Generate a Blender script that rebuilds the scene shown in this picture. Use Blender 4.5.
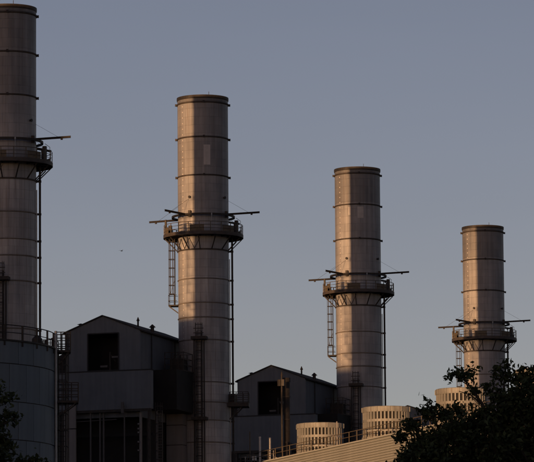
import bpy, bmesh, math, random
from mathutils import Vector, Matrix
R = math.radians
random.seed(7)
scene = bpy.context.scene
for o in list(bpy.data.objects): bpy.data.objects.remove(o, do_unlink=True)
col = scene.collection

# ---------------------------------------------------------------- camera
cam_d = bpy.data.cameras.new('camera'); cam = bpy.data.objects.new('camera', cam_d); col.objects.link(cam)
cam_d.sensor_width = 36.0; cam_d.lens = 4300 / 534 * 36.0; cam_d.clip_start = 1.0; cam_d.clip_end = 20000
YAW, PITCH, ROLL = .31684, .13058, .00768
CAM = Vector((151.61, -382.21, 2.0))
fw = Vector((-math.sin(YAW) * math.cos(PITCH), math.cos(YAW) * math.cos(PITCH), math.sin(PITCH)))
r0 = Vector((math.cos(YAW), math.sin(YAW), 0)); u0 = r0.cross(fw)
rt = r0 * math.cos(ROLL) - u0 * math.sin(ROLL); up = r0 * math.sin(ROLL) + u0 * math.cos(ROLL)
m = Matrix((rt, up, -fw)).transposed().to_4x4(); m.translation = CAM
cam.matrix_world = m
scene.camera = cam

# ---------------------------------------------------------------- sky and sun
SUN_AZ, SUN_EL = R(2.64), R(.10)       # the sun sits behind the camera to the left, nearly in line with the row of stacks
w = bpy.data.worlds.new('World'); scene.world = w; w.use_nodes = True
nt = w.node_tree; bg = nt.nodes['Background']
sky = nt.nodes.new('ShaderNodeTexSky'); sky.sky_type = 'NISHITA'; sky.sun_disc = False
sky.sun_elevation = R(.6); sky.sun_rotation = math.pi + SUN_AZ
sky.altitude = 0; sky.air_density = .40; sky.dust_density = .22; sky.ozone_density = .3
wb = nt.nodes.new('ShaderNodeMix'); wb.data_type = 'RGBA'; wb.blend_type = 'MULTIPLY'; wb.inputs[0].default_value = 1
wb.inputs[7].default_value = (1.045, .90, 1.105, 1)          # even white balance over the whole sky
wt = nt.nodes.new('ShaderNodeTexCoord'); wm = nt.nodes.new('ShaderNodeMapping'); wm.inputs['Scale'].default_value = (5, 5, 22); wn = nt.nodes.new('ShaderNodeTexNoise'); wn.inputs['Scale'].default_value = 1.6; wn.inputs['Detail'].default_value = 5
wr = nt.nodes.new('ShaderNodeMapRange'); wr.inputs['To Min'].default_value = .955; wr.inputs['To Max'].default_value = 1.045; wx = nt.nodes.new('ShaderNodeVectorMath'); wx.operation = 'SCALE'     # the faintest veil of thin cloud all over the sky
nt.links.new(wt.outputs['Generated'], wm.inputs[0]); nt.links.new(wm.outputs[0], wn.inputs['Vector']); nt.links.new(wn.outputs['Fac'], wr.inputs['Value']); nt.links.new(wr.outputs[0], wx.inputs['Scale'])
nt.links.new(sky.outputs[0], wb.inputs[6]); nt.links.new(wb.outputs[2], wx.inputs[0]); nt.links.new(wx.outputs[0], bg.inputs[0]); bg.inputs[1].default_value = .0735
sl = bpy.data.lights.new('sun', 'SUN'); sl.energy = 3.9; sl.angle = R(.55); sl.color = (1, .53, .235)
sun = bpy.data.objects.new('sun', sl); col.objects.link(sun)
sd = Vector((math.sin(SUN_AZ) * math.cos(SUN_EL), math.cos(SUN_AZ) * math.cos(SUN_EL), -math.sin(SUN_EL)))
sun.rotation_euler = sd.to_track_quat('-Z', 'Y').to_euler(); sun.location = (0, -300, 120)
scene.view_settings.view_transform = 'Standard'; scene.view_settings.look = 'None'
scene.view_settings.gamma = 1; scene.view_settings.use_curve_mapping = False
scene.view_settings.exposure = 0.85
scene.render.resolution_x = 1024; scene.render.resolution_y = 886

# ---------------------------------------------------------------- materials
def mat(name, base, rough=.6, metal=0., var=.25, scale=.6, streak=0., ribs=None, rust=0., bump=.15, spec=.3):
    """painted / bare metal with blotches, vertical streaks, optional ribbed relief"""
    M = bpy.data.materials.new(name); M.use_nodes = True; t = M.node_tree; N = t.nodes.new; L = t.links.new
    b = t.nodes['Principled BSDF']; b.inputs['Roughness'].default_value = rough; b.inputs['Metallic'].default_value = metal
    b.inputs['Specular IOR Level'].default_value = spec
    tc = N('ShaderNodeTexCoord')
    n1 = N('ShaderNodeTexNoise'); n1.inputs['Scale'].default_value = scale; n1.inputs['Detail'].default_value = 8; n1.inputs['Roughness'].default_value = .65
    L(tc.outputs['Object'], n1.inputs['Vector'])
    mp = N('ShaderNodeMapping'); mp.inputs['Scale'].default_value = (2.2, 2.2, .10); L(tc.outputs['Object'], mp.inputs['Vector'])
    n2 = N('ShaderNodeTexNoise'); n2.inputs['Scale'].default_value = 1.3; n2.inputs['Detail'].default_value = 6; L(mp.outputs[0], n2.inputs['Vector'])
    mix = N('ShaderNodeMix'); mix.data_type = 'FLOAT'; mix.inputs[0].default_value = streak
    L(n1.outputs['Fac'], mix.inputs[2]); L(n2.outputs['Fac'], mix.inputs[3])
    cr = N('ShaderNodeValToRGB'); e = cr.color_ramp.elements
    lo = [c * (1 - var) for c in base]; hi = [min(1, c * (1 + var)) for c in base]
    e[0].position = .3; e[0].color = (*lo, 1); e[1].position = .7; e[1].color = (*hi, 1)
    L(mix.outputs[0], cr.inputs[0]); out = cr.outputs[0]
    if rust > 0:
        n3 = N('ShaderNodeTexNoise'); n3.inputs['Scale'].default_value = scale * 2.3; n3.inputs['Detail'].default_value = 9; L(mp.outputs[0], n3.inputs['Vector'])
        r2 = N('ShaderNodeValToRGB'); r2.color_ramp.elements[0].position = .55; r2.color_ramp.elements[1].position = .75; L(n3.outputs['Fac'], r2.inputs[0])
        mu = N('ShaderNodeMath'); mu.operation = 'MULTIPLY'; mu.inputs[1].default_value = rust; L(r2.outputs[0], mu.inputs[0])
        mx = N('ShaderNodeMix'); mx.data_type = 'RGBA'; L(mu.outputs[0], mx.inputs[0]); L(out, mx.inputs[6]); mx.inputs[7].default_value = (.09, .045, .022, 1); out = mx.outputs[2]
    L(out, b.inputs['Base Color'])
    bp = N('ShaderNodeBump'); bp.inputs['Strength'].default_value = bump; bp.inputs['Distance'].default_value = .03; L(n1.outputs['Fac'], bp.inputs['Height'])
    nrm = bp.outputs[0]
    if ribs:
        wv = N('ShaderNodeTexWave'); wv.wave_type = 'BANDS'; wv.bands_direction = ribs[0]; wv.inputs['Scale'].default_value = ribs[1]; wv.inputs['Distortion'].default_value = 0
        L(tc.outputs['Object'], wv.inputs['Vector'])
        b2 = N('ShaderNodeBump'); b2.inputs['Strength'].default_value = ribs[2]; b2.inputs['Distance'].default_value = .03; L(wv.outputs['Fac'], b2.inputs['Height']); L(nrm, b2.inputs['Normal']); nrm = b2.outputs[0]
    L(nrm, b.inputs['Normal'])
    return M

def stack_material():
    """clad steel shell: rows of metal sheets round the cylinder, seams, rivets, rain streaks, soot"""
    M = bpy.data.materials.new('stack_cladding'); M.use_nodes = True; t = M.node_tree; N = t.nodes.new; L = t.links.new
    b = t.nodes['Principled BSDF']; b.inputs['Roughness'].default_value = .52; b.inputs['Metallic'].default_value = .15; b.inputs['Specular IOR Level'].default_value = .4
    uv = N('ShaderNodeUVMap'); uv.uv_map = 'UVMap'                    # metres round the shell, metres up
    tc = N('ShaderNodeTexCoord'); oi = N('ShaderNodeObjectInfo')
    br = N('ShaderNodeTexBrick'); br.offset = .5; br.inputs['Scale'].default_value = 1.0
    br.inputs['Brick Width'].default_value = 1.09; br.inputs['Row Height'].default_value = .92; br.inputs['Mortar Size'].default_value = .018; br.inputs['Mortar Smooth'].default_value = .4
    br.inputs['Color1'].default_value = (.33, .33, .33, 1); br.inputs['Color2'].default_value = (.37, .37, .37, 1); br.inputs['Mortar'].default_value = (.29, .29, .29, 1)
    L(uv.outputs[0], br.inputs['Vector'])
    ad = N('ShaderNodeVectorMath'); ad.operation = 'ADD'; L(tc.outputs['Object'], ad.inputs[0])
    cx = N('ShaderNodeCombineXYZ'); ml = N('ShaderNodeMath'); ml.operation = 'MULTIPLY'; ml.inputs[1].default_value = 90; L(oi.outputs['Random'], ml.inputs[0])
    L(ml.outputs[0], cx.inputs[0]); L(ml.outputs[0], cx.inputs[1]); L(ml.outputs[0], cx.inputs[2]); L(cx.outputs[0], ad.inputs[1])
    mp = N('ShaderNodeMapping'); mp.inputs['Scale'].default_value = (1.5, 1.5, .06); L(ad.outputs[0], mp.inputs['Vector'])
    st = N('ShaderNodeTexNoise'); st.inputs['Scale'].default_value = 1.4; st.inputs['Detail'].default_value = 8; st.inputs['Roughness'].default_value = .6; L(mp.outputs[0], st.inputs['Vector'])
    bl = N('ShaderNodeTexNoise'); bl.inputs['Scale'].default_value = .35; bl.inputs['Detail'].default_value = 7; L(ad.outputs[0], bl.inputs['Vector'])
    c1 = N('ShaderNodeValToRGB'); c1.color_ramp.elements[0].position = .3; c1.color_ramp.elements[0].color = (.62, .60, .60, 1); c1.color_ramp.elements[1].position = .7; c1.color_ramp.elements[1].color = (1.1, 1.08, 1.06, 1); L(st.outputs['Fac'], c1.inputs[0])
    c2 = N('ShaderNodeValToRGB'); c2.color_ramp.elements[0].position = .3; c2.color_ramp.elements[0].color = (.72, .70, .70, 1); c2.color_ramp.elements[1].position = .72; c2.color_ramp.elements[1].color = (1.08, 1.02, .99, 1); L(bl.outputs['Fac'], c2.inputs[0])
    def mulc(a, bb):
        x = N('ShaderNodeMix'); x.data_type = 'RGBA'; x.blend_type = 'MULTIPLY'; x.inputs[0].default_value = 1; L(a, x.inputs[6]); L(bb, x.inputs[7]); return x.outputs[2]
    o = mulc(mulc(br.outputs['Color'], c1.outputs[0]), c2.outputs[0])
    # each course of shell has aged to its own shade, differently on each stack
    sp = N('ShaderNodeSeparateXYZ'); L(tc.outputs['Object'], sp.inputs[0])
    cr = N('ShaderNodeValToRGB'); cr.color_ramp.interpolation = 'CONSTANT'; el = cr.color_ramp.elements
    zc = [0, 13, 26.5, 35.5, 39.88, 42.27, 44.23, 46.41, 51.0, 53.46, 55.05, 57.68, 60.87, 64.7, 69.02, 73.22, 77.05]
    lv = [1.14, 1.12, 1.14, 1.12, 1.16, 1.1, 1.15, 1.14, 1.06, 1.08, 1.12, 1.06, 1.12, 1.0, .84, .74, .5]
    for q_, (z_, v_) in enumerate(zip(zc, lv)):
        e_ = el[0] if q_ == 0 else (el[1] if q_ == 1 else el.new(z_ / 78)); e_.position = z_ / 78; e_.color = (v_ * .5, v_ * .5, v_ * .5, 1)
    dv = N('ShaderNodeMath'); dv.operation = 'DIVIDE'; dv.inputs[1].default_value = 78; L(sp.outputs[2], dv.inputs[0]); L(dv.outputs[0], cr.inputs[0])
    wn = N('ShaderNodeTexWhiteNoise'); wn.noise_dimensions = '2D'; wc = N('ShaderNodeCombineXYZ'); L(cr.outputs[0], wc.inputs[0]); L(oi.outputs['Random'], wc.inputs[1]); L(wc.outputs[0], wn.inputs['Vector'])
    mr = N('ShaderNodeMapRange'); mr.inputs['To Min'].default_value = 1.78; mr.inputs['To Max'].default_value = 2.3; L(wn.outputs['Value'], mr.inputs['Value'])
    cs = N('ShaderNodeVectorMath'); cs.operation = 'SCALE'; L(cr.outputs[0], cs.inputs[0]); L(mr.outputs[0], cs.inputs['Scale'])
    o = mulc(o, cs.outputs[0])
    mp2 = N('ShaderNodeMapping'); mp2.inputs['Scale'].default_value = (5.5, 5.5, .16); L(ad.outputs[0], mp2.inputs['Vector'])
    ru = N('ShaderNodeTexNoise'); ru.inputs['Scale'].default_value = 1.2; ru.inputs['Detail'].default_value = 5; L(mp2.outputs[0], ru.inputs['Vector'])
    rr_ = N('ShaderNodeValToRGB'); rr_.color_ramp.elements[0].position = .56; rr_.color_ramp.elements[1].position = .74; rr_.color_ramp.elements[1].color = (.6, .6, .6, 1); L(ru.outputs['Fac'], rr_.inputs[0])
    rx_ = N('ShaderNodeMix'); rx_.data_type = 'RGBA'; L(rr_.outputs[0], rx_.inputs[0]); L(o, rx_.inputs[6]); rx_.inputs[7].default_value = (.16, .115, .09, 1); o = rx_.outputs[2]
    tint = N('ShaderNodeMix'); tint.data_type = 'RGBA'; tint.blend_type = 'MULTIPLY'; tint.inputs[0].default_value = 1; L(o, tint.inputs[6]); tint.inputs[7].default_value = (.90, .97, 1.05, 1)
    L(tint.outputs[2], b.inputs['Base Color'])
    bp = N('ShaderNodeBump'); bp.inputs['Strength'].default_value = .6; bp.inputs['Distance'].default_value = .03; bp.invert = True; L(br.outputs['Fac'], bp.inputs['Height'])
    b2 = N('ShaderNodeBump'); b2.inputs['Strength'].default_value = .25; b2.inputs['Distance'].default_value = .08; L(bl.outputs['Fac'], b2.inputs['Height']); L(bp.outputs[0], b2.inputs['Normal'])
    L(b2.outputs[0], b.inputs['Normal'])
    return M

def leaf_material():
    M = bpy.data.materials.new('leaf'); M.use_nodes = True; t = M.node_tree; N = t.nodes.new; L = t.links.new
    b = t.nodes['Principled BSDF']; b.inputs['Roughness'].default_value = .6; b.inputs['Specular IOR Level'].default_value = .2
    g = N('ShaderNodeNewGeometry'); cr = N('ShaderNodeValToRGB')
    cr.color_ramp.elements[0].color = (.022, .032, .012, 1); cr.color_ramp.elements[1].color = (.06, .075, .028, 1)
    L(g.outputs['Random Per Island'], cr.inputs[0]); L(cr.outputs[0], b.inputs['Base Color'])
    return M

M_STACK = stack_material()
M_STEEL = mat('dark_steel', (.032, .030, .030), .6, .3, .35, 3, rust=.5)
M_RING = mat('ring_steel', (.06, .053, .05), .6, .2, .35, 2, rust=.6)
M_DARK = mat('black_paint', (.014, .012, .012), .7, 0, .3, 3, rust=.06)
M_MID = mat('dull_grey_steel', (.075, .073, .076), .6, .1, .25, 2, streak=.4)
M_PATCH = mat('pale_patch', (.43, .42, .42), .6, .1, .2, 1.5, streak=.5)
M_RAIL = mat('rail_steel', (.10, .085, .065), .55, .2, .3, 3, rust=.4)
M_RINGL = mat('weathered_ring', (.15, .135, .125), .6, .1, .3, 2, rust=.4)
M_GALV = mat('galvanised_steel', (.30, .30, .30), .45, .5, .2, 4)
M_WHITE = mat('white_paint', (.62, .60, .56), .5, 0, .12, 5)
M_CLAD = mat('slate_cladding', (.10, .115, .138), .65, .05, .2, .5, streak=.5, ribs=('X', 1.6, .25))
M_CLADS = mat('slate_cladding_side', (.095, .110, .134), .65, .05, .2, .5, streak=.5, ribs=('Y', 1.6, .25))
M_ROOF = mat('dark_roofing', (.03, .031, .034), .9, .1, .2, .7)
M_BLACK = mat('shade_black', (.012, .012, .013), .8, 0, .3, 1)  # near-black carries the shade of voids and openings; bird uses it too
M_CASE = mat('grey_casing', (.17, .163, .165), .55, .1, .15, .8, streak=.6, bump=.2)
M_TANK = mat('blue_grey_panel', (.11, .14, .17), .6, .05, .16, .5, streak=.6)
M_TAN = mat('tan_louvre', (.26, .275, .272), .6, 0, .14, .35, streak=.4)
M_FAN = mat('weathered_fibreglass', (.15, .157, .158), .6, 0, .4, 1.6, streak=.6, spec=.4, rust=.55, bump=.4)
M_DARKIN = mat('dark_mesh', (.035, .032, .03), .6, .1, .3, 2)
M_CONC = mat('concrete', (.30, .29, .27), .85, 0, .15, .3, bump=.4)
M_GROUND = mat('dry_ground', (.12, .105, .075), .95, 0, .35, .02, bump=.5)
M_HILL = mat('hill_grass', (.06, .065, .03), .95, 0, .35, .02, bump=.5)
M_LEAF = leaf_material()
M_BARK = mat('bark', (.05, .038, .028), .9, 0, .35, 6, streak=.6, bump=.8)

# ---------------------------------------------------------------- mesh helpers
class MB:
    def __init__(s): s.v = []; s.f = []
    def box(s, x0, x1, y0, y1, z0, z1):
        n = len(s.v)
        s.v += [(x0, y0, z0), (x1, y0, z0), (x1, y1, z0), (x0, y1, z0), (x0, y0, z1), (x1, y0, z1), (x1, y1, z1), (x0, y1, z1)]
        s.f += [tuple(n + i for i in q) for q in ((0, 3, 2, 1), (4, 5, 6, 7), (0, 1, 5, 4), (1, 2, 6, 5), (2, 3, 7, 6), (3, 0, 4, 7))]; return s
    def tube(s, a, b, r, r2=None, n=6, cap=True):
        a, b = Vector(a), Vector(b); r2 = r if r2 is None else r2
        d = (b - a).normalized(); x = d.orthogonal().normalized(); y = d.cross(x); k = len(s.v)
        for p, q in ((a, r), (b, r2)):
            for i in range(n):
                t = 2 * math.pi * i / n; s.v.append(tuple(p + x * math.cos(t) * q + y * math.sin(t) * q))
        for i in range(n): j = (i + 1) % n; s.f.append((k + i, k + j, k + n + j, k + n + i))
        if cap: s.f.append(tuple(k + i for i in reversed(range(n)))); s.f.append(tuple(k + n + i for i in range(n)))
        return s
    def bar(s, a, b, w_, h):
        """rectangular bar, h measured upwards"""
        a, b = Vector(a), Vector(b); d = (b - a).normalized(); z = Vector((0, 0, 1))
        x = d.cross(z); x = x.normalized() if x.length > 1e-4 else Vector((1, 0, 0)); y = x.cross(d); k = len(s.v)
        for p in (a, b):
            for i, j in ((-1, -1), (1, -1), (1, 1), (-1, 1)): s.v.append(tuple(p + x * i * w_ / 2 + y * j * h / 2))
        s.f += [(k, k + 1, k + 5, k + 4), (k + 1, k + 2, k + 6, k + 5), (k + 2, k + 3, k + 7, k + 6), (k + 3, k, k + 4, k + 7), (k + 3, k + 2, k + 1, k), (k + 4, k + 5, k + 6, k + 7)]; return s
    def ibeam(s, a, b, w_, h):
        a, b = Vector(a), Vector(b); t = h * .12; z = Vector((0, 0, h / 2 - t / 2))
        s.bar(a + z, b + z, w_, t); s.bar(a - z, b - z, w_, t); s.bar(a, b, w_ * .15, h - 2 * t - .004); return s
    def lathe(s, prof, n=64, a0=0, a1=2 * math.pi, closed_prof=True, c=(0, 0)):
        """prof: list of (r, z) going round the section"""
        full = abs(a1 - a0 - 2 * math.pi) < 1e-6; m_ = n if full else n + 1; k = len(s.v); p = len(prof)
        for i in range(m_):
            t = a0 + (a1 - a0) * i / n
            for r, z in prof: s.v.append((c[0] + r * math.cos(t), c[1] + r * math.sin(t), z))
        for i in range(n):
            j = (i + 1) % m_
            for q in range(p if closed_prof else p - 1):
                q2 = (q + 1) % p; s.f.append((k + i * p + q, k + j * p + q, k + j * p + q2, k + i * p + q2))
        if not full and closed_prof: s.f.append(tuple(k + q for q in range(p))); s.f.append(tuple(k + n * p + q for q in reversed(range(p))))
        return s
    def prism(s, poly, z0, z1):
        k = len(s.v); n = len(poly)
        s.v += [(x, y, z0) for x, y in poly] + [(x, y, z1) for x, y in poly]
        for i in range(n): j = (i + 1) % n; s.f.append((k + i, k + j, k + n + j, k + n + i))
        s.f.append(tuple(k + i for i in reversed(range(n)))); s.f.append(tuple(k + n + i for i in range(n))); return s
    def extrude_y(s, poly, y0, y1):
        """poly of (x, z)"""
        k = len(s.v); n = len(poly)
        s.v += [(x, y0, z) for x, z in poly] + [(x, y1, z) for x, z in poly]
        for i in range(n): j = (i + 1) % n; s.f.append((k + i, k + n + i, k + n + j, k + j))
        s.f.append(tuple(k + i for i in range(n))); s.f.append(tuple(k + n + i for i in reversed(range(n)))); return s
    def mesh(s, name, mt, smooth=None):
        me = bpy.data.meshes.new(name); me.from_pydata(s.v, [], s.f); me.materials.append(mt)
        bm = bmesh.new(); bm.from_mesh(me); bmesh.ops.recalc_face_normals(bm, faces=bm.faces); bm.to_mesh(me); bm.free()
        if smooth is not None:
            me.polygons.foreach_set('use_smooth', [True] * len(me.polygons)); me.set_sharp_from_angle(angle=R(smooth))
        return me
    def build(s, name, mt, parent=None, smooth=None, loc=None, rz=None):
        return link(name, s.mesh(name, mt, smooth), parent, loc, rz)
def link(name, me, parent=None, loc=None, rz=None):
    o = bpy.data.objects.new(name, me); col.objects.link(o)
    if parent: o.parent = parent
    if loc is not None: o.location = loc
    if rz is not None: o.rotation_euler = (0, 0, rz)
    return o
def tag(o, label, cat, group=None, kind=None):
    o['label'] = label; o['category'] = cat
    if group: o['group'] = group
    if kind: o['kind'] = kind
    return o
def thing(name, loc=(0, 0, 0), rz=0):
    o = bpy.data.objects.new(name, None); col.objects.link(o); o.location = loc; o.rotation_euler = (0, 0, rz); o.empty_display_size = .5; return o
def copy_tree(o, parent=None):
    c = o.copy(); col.objects.link(c); c.parent = parent
    for k in o.children: copy_tree(k, c)
    return c
def structure(o): o['kind'] = 'structure'; return o

# ---------------------------------------------------------------- terrain
structure(MB().box(-9000, 9000, -9000, 9000, -1, 0).build('ground', M_GROUND))
def shade_ridge():  # unseen ridge added to keep the low sun off the lower parts
    mb = MB(); nx = 120; prof = [(-260, 0), (-170, 9), (-90, 24), (-30, 31.5), (0, 32.4), (40, 31.5), (110, 22), (190, 8), (270, 0)]
    rnd = random.Random(3); ph = [rnd.uniform(0, 6) for _ in range(6)]
    for i in range(nx + 1):
        x = -900 + 1900 * i / nx; end = min(1, (i + .2) / 14, (nx - i + .2) / 14)
        wob = sum(math.sin(x / (40 + 33 * k) + ph[k]) for k in range(6))
        for yy, z in prof:
            mb.v.append((x, -760 + yy + wob * 5, -.3 + (z + wob * .12 * z / 34) * end))
    p = len(prof)
    for i in range(nx):
        for q in range(p - 1): mb.f.append((i * p + q, (i + 1) * p + q, (i + 1) * p + q + 1, i * p + q + 1))
    return structure(mb.build('shade_ridge', M_HILL, smooth=60))
shade_ridge()

S = 57.877                                   # spacing of the units along the row
RS = 2.767                                   # radius of a stack
A = lambda deg: R(deg) + YAW                 # bearing: 0 = camera right, -90 = towards the camera
def pol(r, a, z): return (r * math.cos(a), r * math.sin(a), z)

def ladder(p, out, z0, z1, width=.42, cage=True, step=.3):
    """rails and rungs at p (x, y) facing along the unit vector out; hoops of a safety cage"""
    out = Vector((out[0], out[1], 0)).normalized(); side = Vector((-out.y, out.x, 0)); p = Vector((p[0], p[1], 0)); mb = MB(); cg = MB()
    for s_ in (-1, 1):
        q = p + side * s_ * width / 2; mb.bar(q + Vector((0, 0, z0)), q + Vector((0, 0, z1)), .06, .08)
    z = z0 + .2
    while z < z1:
        mb.tube(p - side * width / 2 + Vector((0, 0, z)), p + side * width / 2 + Vector((0, 0, z)), .018, n=5); z += step
    if cage:
        z = z0 + 1.2; rad = .38
        cen = p + out * .28
        pts = [cen + (out * math.cos(t) + side * math.sin(t)) * rad for t in [R(-125 + 25 * i) for i in range(11)]]
        while z < z1 + .9:
            for i in range(10): cg.bar(pts[i] + Vector((0, 0, z)), pts[i + 1] + Vector((0, 0, z)), .015, .07)
            z += .95
        for i in (1, 3, 5, 7, 9): cg.bar(pts[i] + Vector((0, 0, z0 + 1.2)), pts[i] + Vector((0, 0, z1 + .85)), .05, .02)
    return mb, cg

# ---------------------------------------------------------------- the chimney stack
RINGS = [(77.05, .13, .2), (73.22, .12, .17), (69.02, .12, .17), (60.87, .10, .16), (57.68, .10, .16), (55.05, .10, .16), (53.46, .10, .16),
         (51.0, .10, .17), (46.41, .09, .16), (44.23, .09, .14), (42.27, .09, .16), (39.88, .09, .16), (35.5, .09, .16), (31, .09, .16), (26.5, .09, .16), (20, .09, .16), (13, .09, .16), (6, .09, .16)]
ZD = 62.55                                   # walking level of the gallery
def make_stack():
    t = thing('chimney_stack')
    # shell with uv in metres
    n = 128; zs = [0, .6, 6, 13, 20, 26.5, 31, 35.5, 39.88, 42.27, 44.23, 46.41, 51, 53.46, 55.05, 57.68, 60.87, 62.5, 66, 69.02, 73.22, 77.05, 77.7]
    bm = bmesh.new(); uvl = bm.loops.layers.uv.new('UVMap'); rows = []
    for z in zs: rows.append([bm.verts.new(pol(RS, 2 * math.pi * i / n, z)) for i in range(n)])
    inner = [bm.verts.new(pol(RS - .14, 2 * math.pi * i / n, 77.7)) for i in range(n)]
    inner2 = [bm.verts.new(pol(RS - .14, 2 * math.pi * i / n, 60)) for i in range(n)]
    for k in range(len(zs) - 1):
        for i in range(n):
            j = (i + 1) % n; f = bm.faces.new((rows[k][i], rows[k][j], rows[k + 1][j], rows[k + 1][i])); f.smooth = True
            for l, (a, z) in zip(f.loops, ((i, zs[k]), (i + 1, zs[k]), (i + 1, zs[k + 1]), (i, zs[k + 1]))): l[uvl].uv = (a / n * 2 * math.pi * RS, z)
    for i in range(n):
        j = (i + 1) % n; bm.faces.new((rows[-1][i], rows[-1][j], inner[j], inner[i])); bm.faces.new((inner[i], inner[j], inner2[j], inner2[i]))
    bm.faces.new(inner2)
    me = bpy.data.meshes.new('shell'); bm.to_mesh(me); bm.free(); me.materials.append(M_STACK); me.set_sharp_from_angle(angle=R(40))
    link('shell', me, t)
    MB().lathe([(RS - .17, 77.45), (RS + .05, 77.45), (RS + .08, 77.6), (RS + .07, 77.82), (RS - .17, 77.82)], 96).build('top_rim', M_STEEL, t, 40)
    for z, d, h in RINGS:
        low = z < 60; d, h = (d * .8, h * .8) if low else (d, h)
        MB().lathe([(RS + .003, z - h / 2), (RS + d * .45, z - h / 2), (RS + d, z - h * .22), (RS + d, z + h * .22), (RS + d * .45, z + h / 2), (RS + .003, z + h / 2)], 96).build('stiffener_ring', M_RINGL if low else M_RING, t, 30)
    for a in (0, 90, 180, 270):                                            # guide lugs on the top rings
        for z in (77.05, 73.22, 69.02):
            b = A(a + 3); mb = MB(); mb.bar(pol(RS + .1, b, z), pol(RS + .26, b, z), .22, .24); mb.build('lug', M_STEEL, t)
    for a in (-142, 38):                                         # studs along the lap seams
        mb = MB(); z = 38.2
        while z < 76.8:
            mb.bar(pol(RS - .01, A(a), z), pol(RS + .02, A(a), z), .12, .13); z += .62
        so = mb.build('seam_studs', M_PATCH, t); so['kind'] = 'stuff'
    mb = MB(); mb.tube(pol(RS, A(-75), 77.8), pol(RS, A(-75), 78.15), .03); mb.build('lightning_rod', M_STEEL, t)
    # gallery
    ro = 4.32
    p = MB().lathe([(RS + .02, ZD - .10), (ro, ZD - .10), (ro, ZD), (RS + .02, ZD)], 72).build('gallery', M_RING, t, 30)
    MB().lathe([(ro + .003, ZD - .24), (ro + .05, ZD - .24), (ro + .05, ZD + .13), (ro + .003, ZD + .13)], 72).build('fascia', M_RING, p, 30)
    rl = MB()
    for z, r in ((1.16, .035), (.80, .025), (.45, .025)):
        rl.lathe([(ro - .02 + r * math.cos(q), ZD + z + r * math.sin(q)) for q in (0, 1.57, 3.14, 4.71)], 72)
    rl.build('hand_rail', M_RAIL, p, 60)
    po = MB(); po.box(-.035, .035, -.035, .035, 0, 1.16); pm = po.mesh('post', M_RAIL)
    for i in range(22): a = 2 * math.pi * (i + .3) / 22; link('post', pm, p, pol(ro - .02, a, ZD), a)
    # kick / infill panel sheets hung on part of the rail
    for a0 in (150, 185, -60, -110, 15):
        MB().lathe([(ro - .085, ZD + .05), (ro - .06, ZD + .05), (ro - .06, ZD + .78), (ro - .085, ZD + .78)], 5, A(a0), A(a0 + 22)).build('infill_panel', M_RAIL, p)
    zb = ZD - 1.68
    for i in range(14):
        a = A(360 / 14 * (i + .25))
        mb = MB(); mb.bar(pol(RS + .12, a, zb + .05), pol(ro - .12, a, ZD - .33), .09, .10)
        mb.bar(pol(RS + .02, a, ZD - .18), pol(ro - .02, a, ZD - .18), .08, .14); mb.build('bracket', M_STEEL, t)
    for i in (6, 7, 8, 9):                                                 # diagonal bracing between bracket feet
        a = A(360 / 14 * (i + .25)); b = A(360 / 14 * (i + .75)); c_ = A(360 / 14 * (i + 1.25)); mb = MB()
        mb.bar(pol(RS + .1, a, ZD - .4), pol(RS + .1, b, zb + .1), .04, .04); mb.bar(pol(RS + .1, b, zb + .1), pol(RS + .1, c_, ZD - .4), .04, .04); mb.build('diagonal_brace', M_STEEL, t)
    # hoisting beam ring and four jib booms with stays
    zj = 64.66
    MB().lathe([(3.28, zj - .12), (3.46, zj - .12), (3.46, zj + .10), (3.28, zj + .10)], 64).build('hoist_ring', M_STEEL, t, 30)
    for a, rb, za, zt_ in ((-12, 6.3, .26, .36), (-124, 7.25, -.02, .02), (146, 7.25, -.03, .06), (56, 7.0, -.03, .03)):
        b = A(a); mb = MB(); mb.ibeam(pol(RS + .02, b, zj + za), pol(rb, b, zj + zt_), .17, .2)
        jb = mb.build('jib_boom', M_DARK, t)
        mb = MB(); mb.tube(pol(rb - 1.2, b, zj + za + .1), pol(RS, b, zj + 1.75), .014, n=4); mb.build('stay_wire', M_STEEL, jb)
        mb = MB(); mb.bar(pol(rb - 1.0, b, zj + (za + zt_) / 2 - .13), pol(rb - .8, b, zj + (za + zt_) / 2 - .13), .12, .16); mb.build('trolley', M_STEEL, jb)
    for i in (0, 1, 2, 3):                                                 # sampling ports above the gallery
        b = A((-120, -35, 55, 145)[i]); mb = MB(); mb.tube(pol(RS - .02, b, 66.6), pol(RS + .16, b, 66.6), .1, n=12); mb.tube(pol(RS + .16, b, 66.6), pol(RS + .21, b, 66.6), .15, n=12); mb.build('sampling_port', M_STEEL, t, 40)
    for b, zz in ((-118, 65.3), (-34, 65.3)):
        b = A(b); mb = MB(); mb.bar(pol(RS + .3, b, zz - .9), pol(RS + .3, b, zz - .2), .28, .3); mb.build('hoist_block', M_STEEL, t)
    # gear on the gallery
    b = A(-76); mb = MB(); mb.tube(pol(4.0, b, ZD), pol(4.0, b, ZD + 1.9), .04); mb.tube(pol(4.0, b, ZD + 1.9), pol(4.0, b, ZD + 2.1), .09, .06, 8)
    mb.build('lamp_pole', M_GALV, t)
    b = A(-114); mb = MB(); mb.tube(pol(3.55, b, ZD), pol(3.55, b, ZD + .95), .34, n=14); mb.build('instrument_drum', M_WHITE, t, 40)
    for k, (b, h, w_) in enumerate(((-12, 1.65, .34), (178, 1.9, .2), (168, 1.35, .32), (-20, 1.2, .26))):
        b = A(b); x, y, _ = pol(3.7 if k != 1 else 4.1, b, 0); mb = MB().box(x - w_ / 2, x + w_ / 2, y - w_ / 2, y + w_ / 2, ZD, ZD + h); mb.build('gallery_cabinet', M_STEEL, t)
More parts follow.
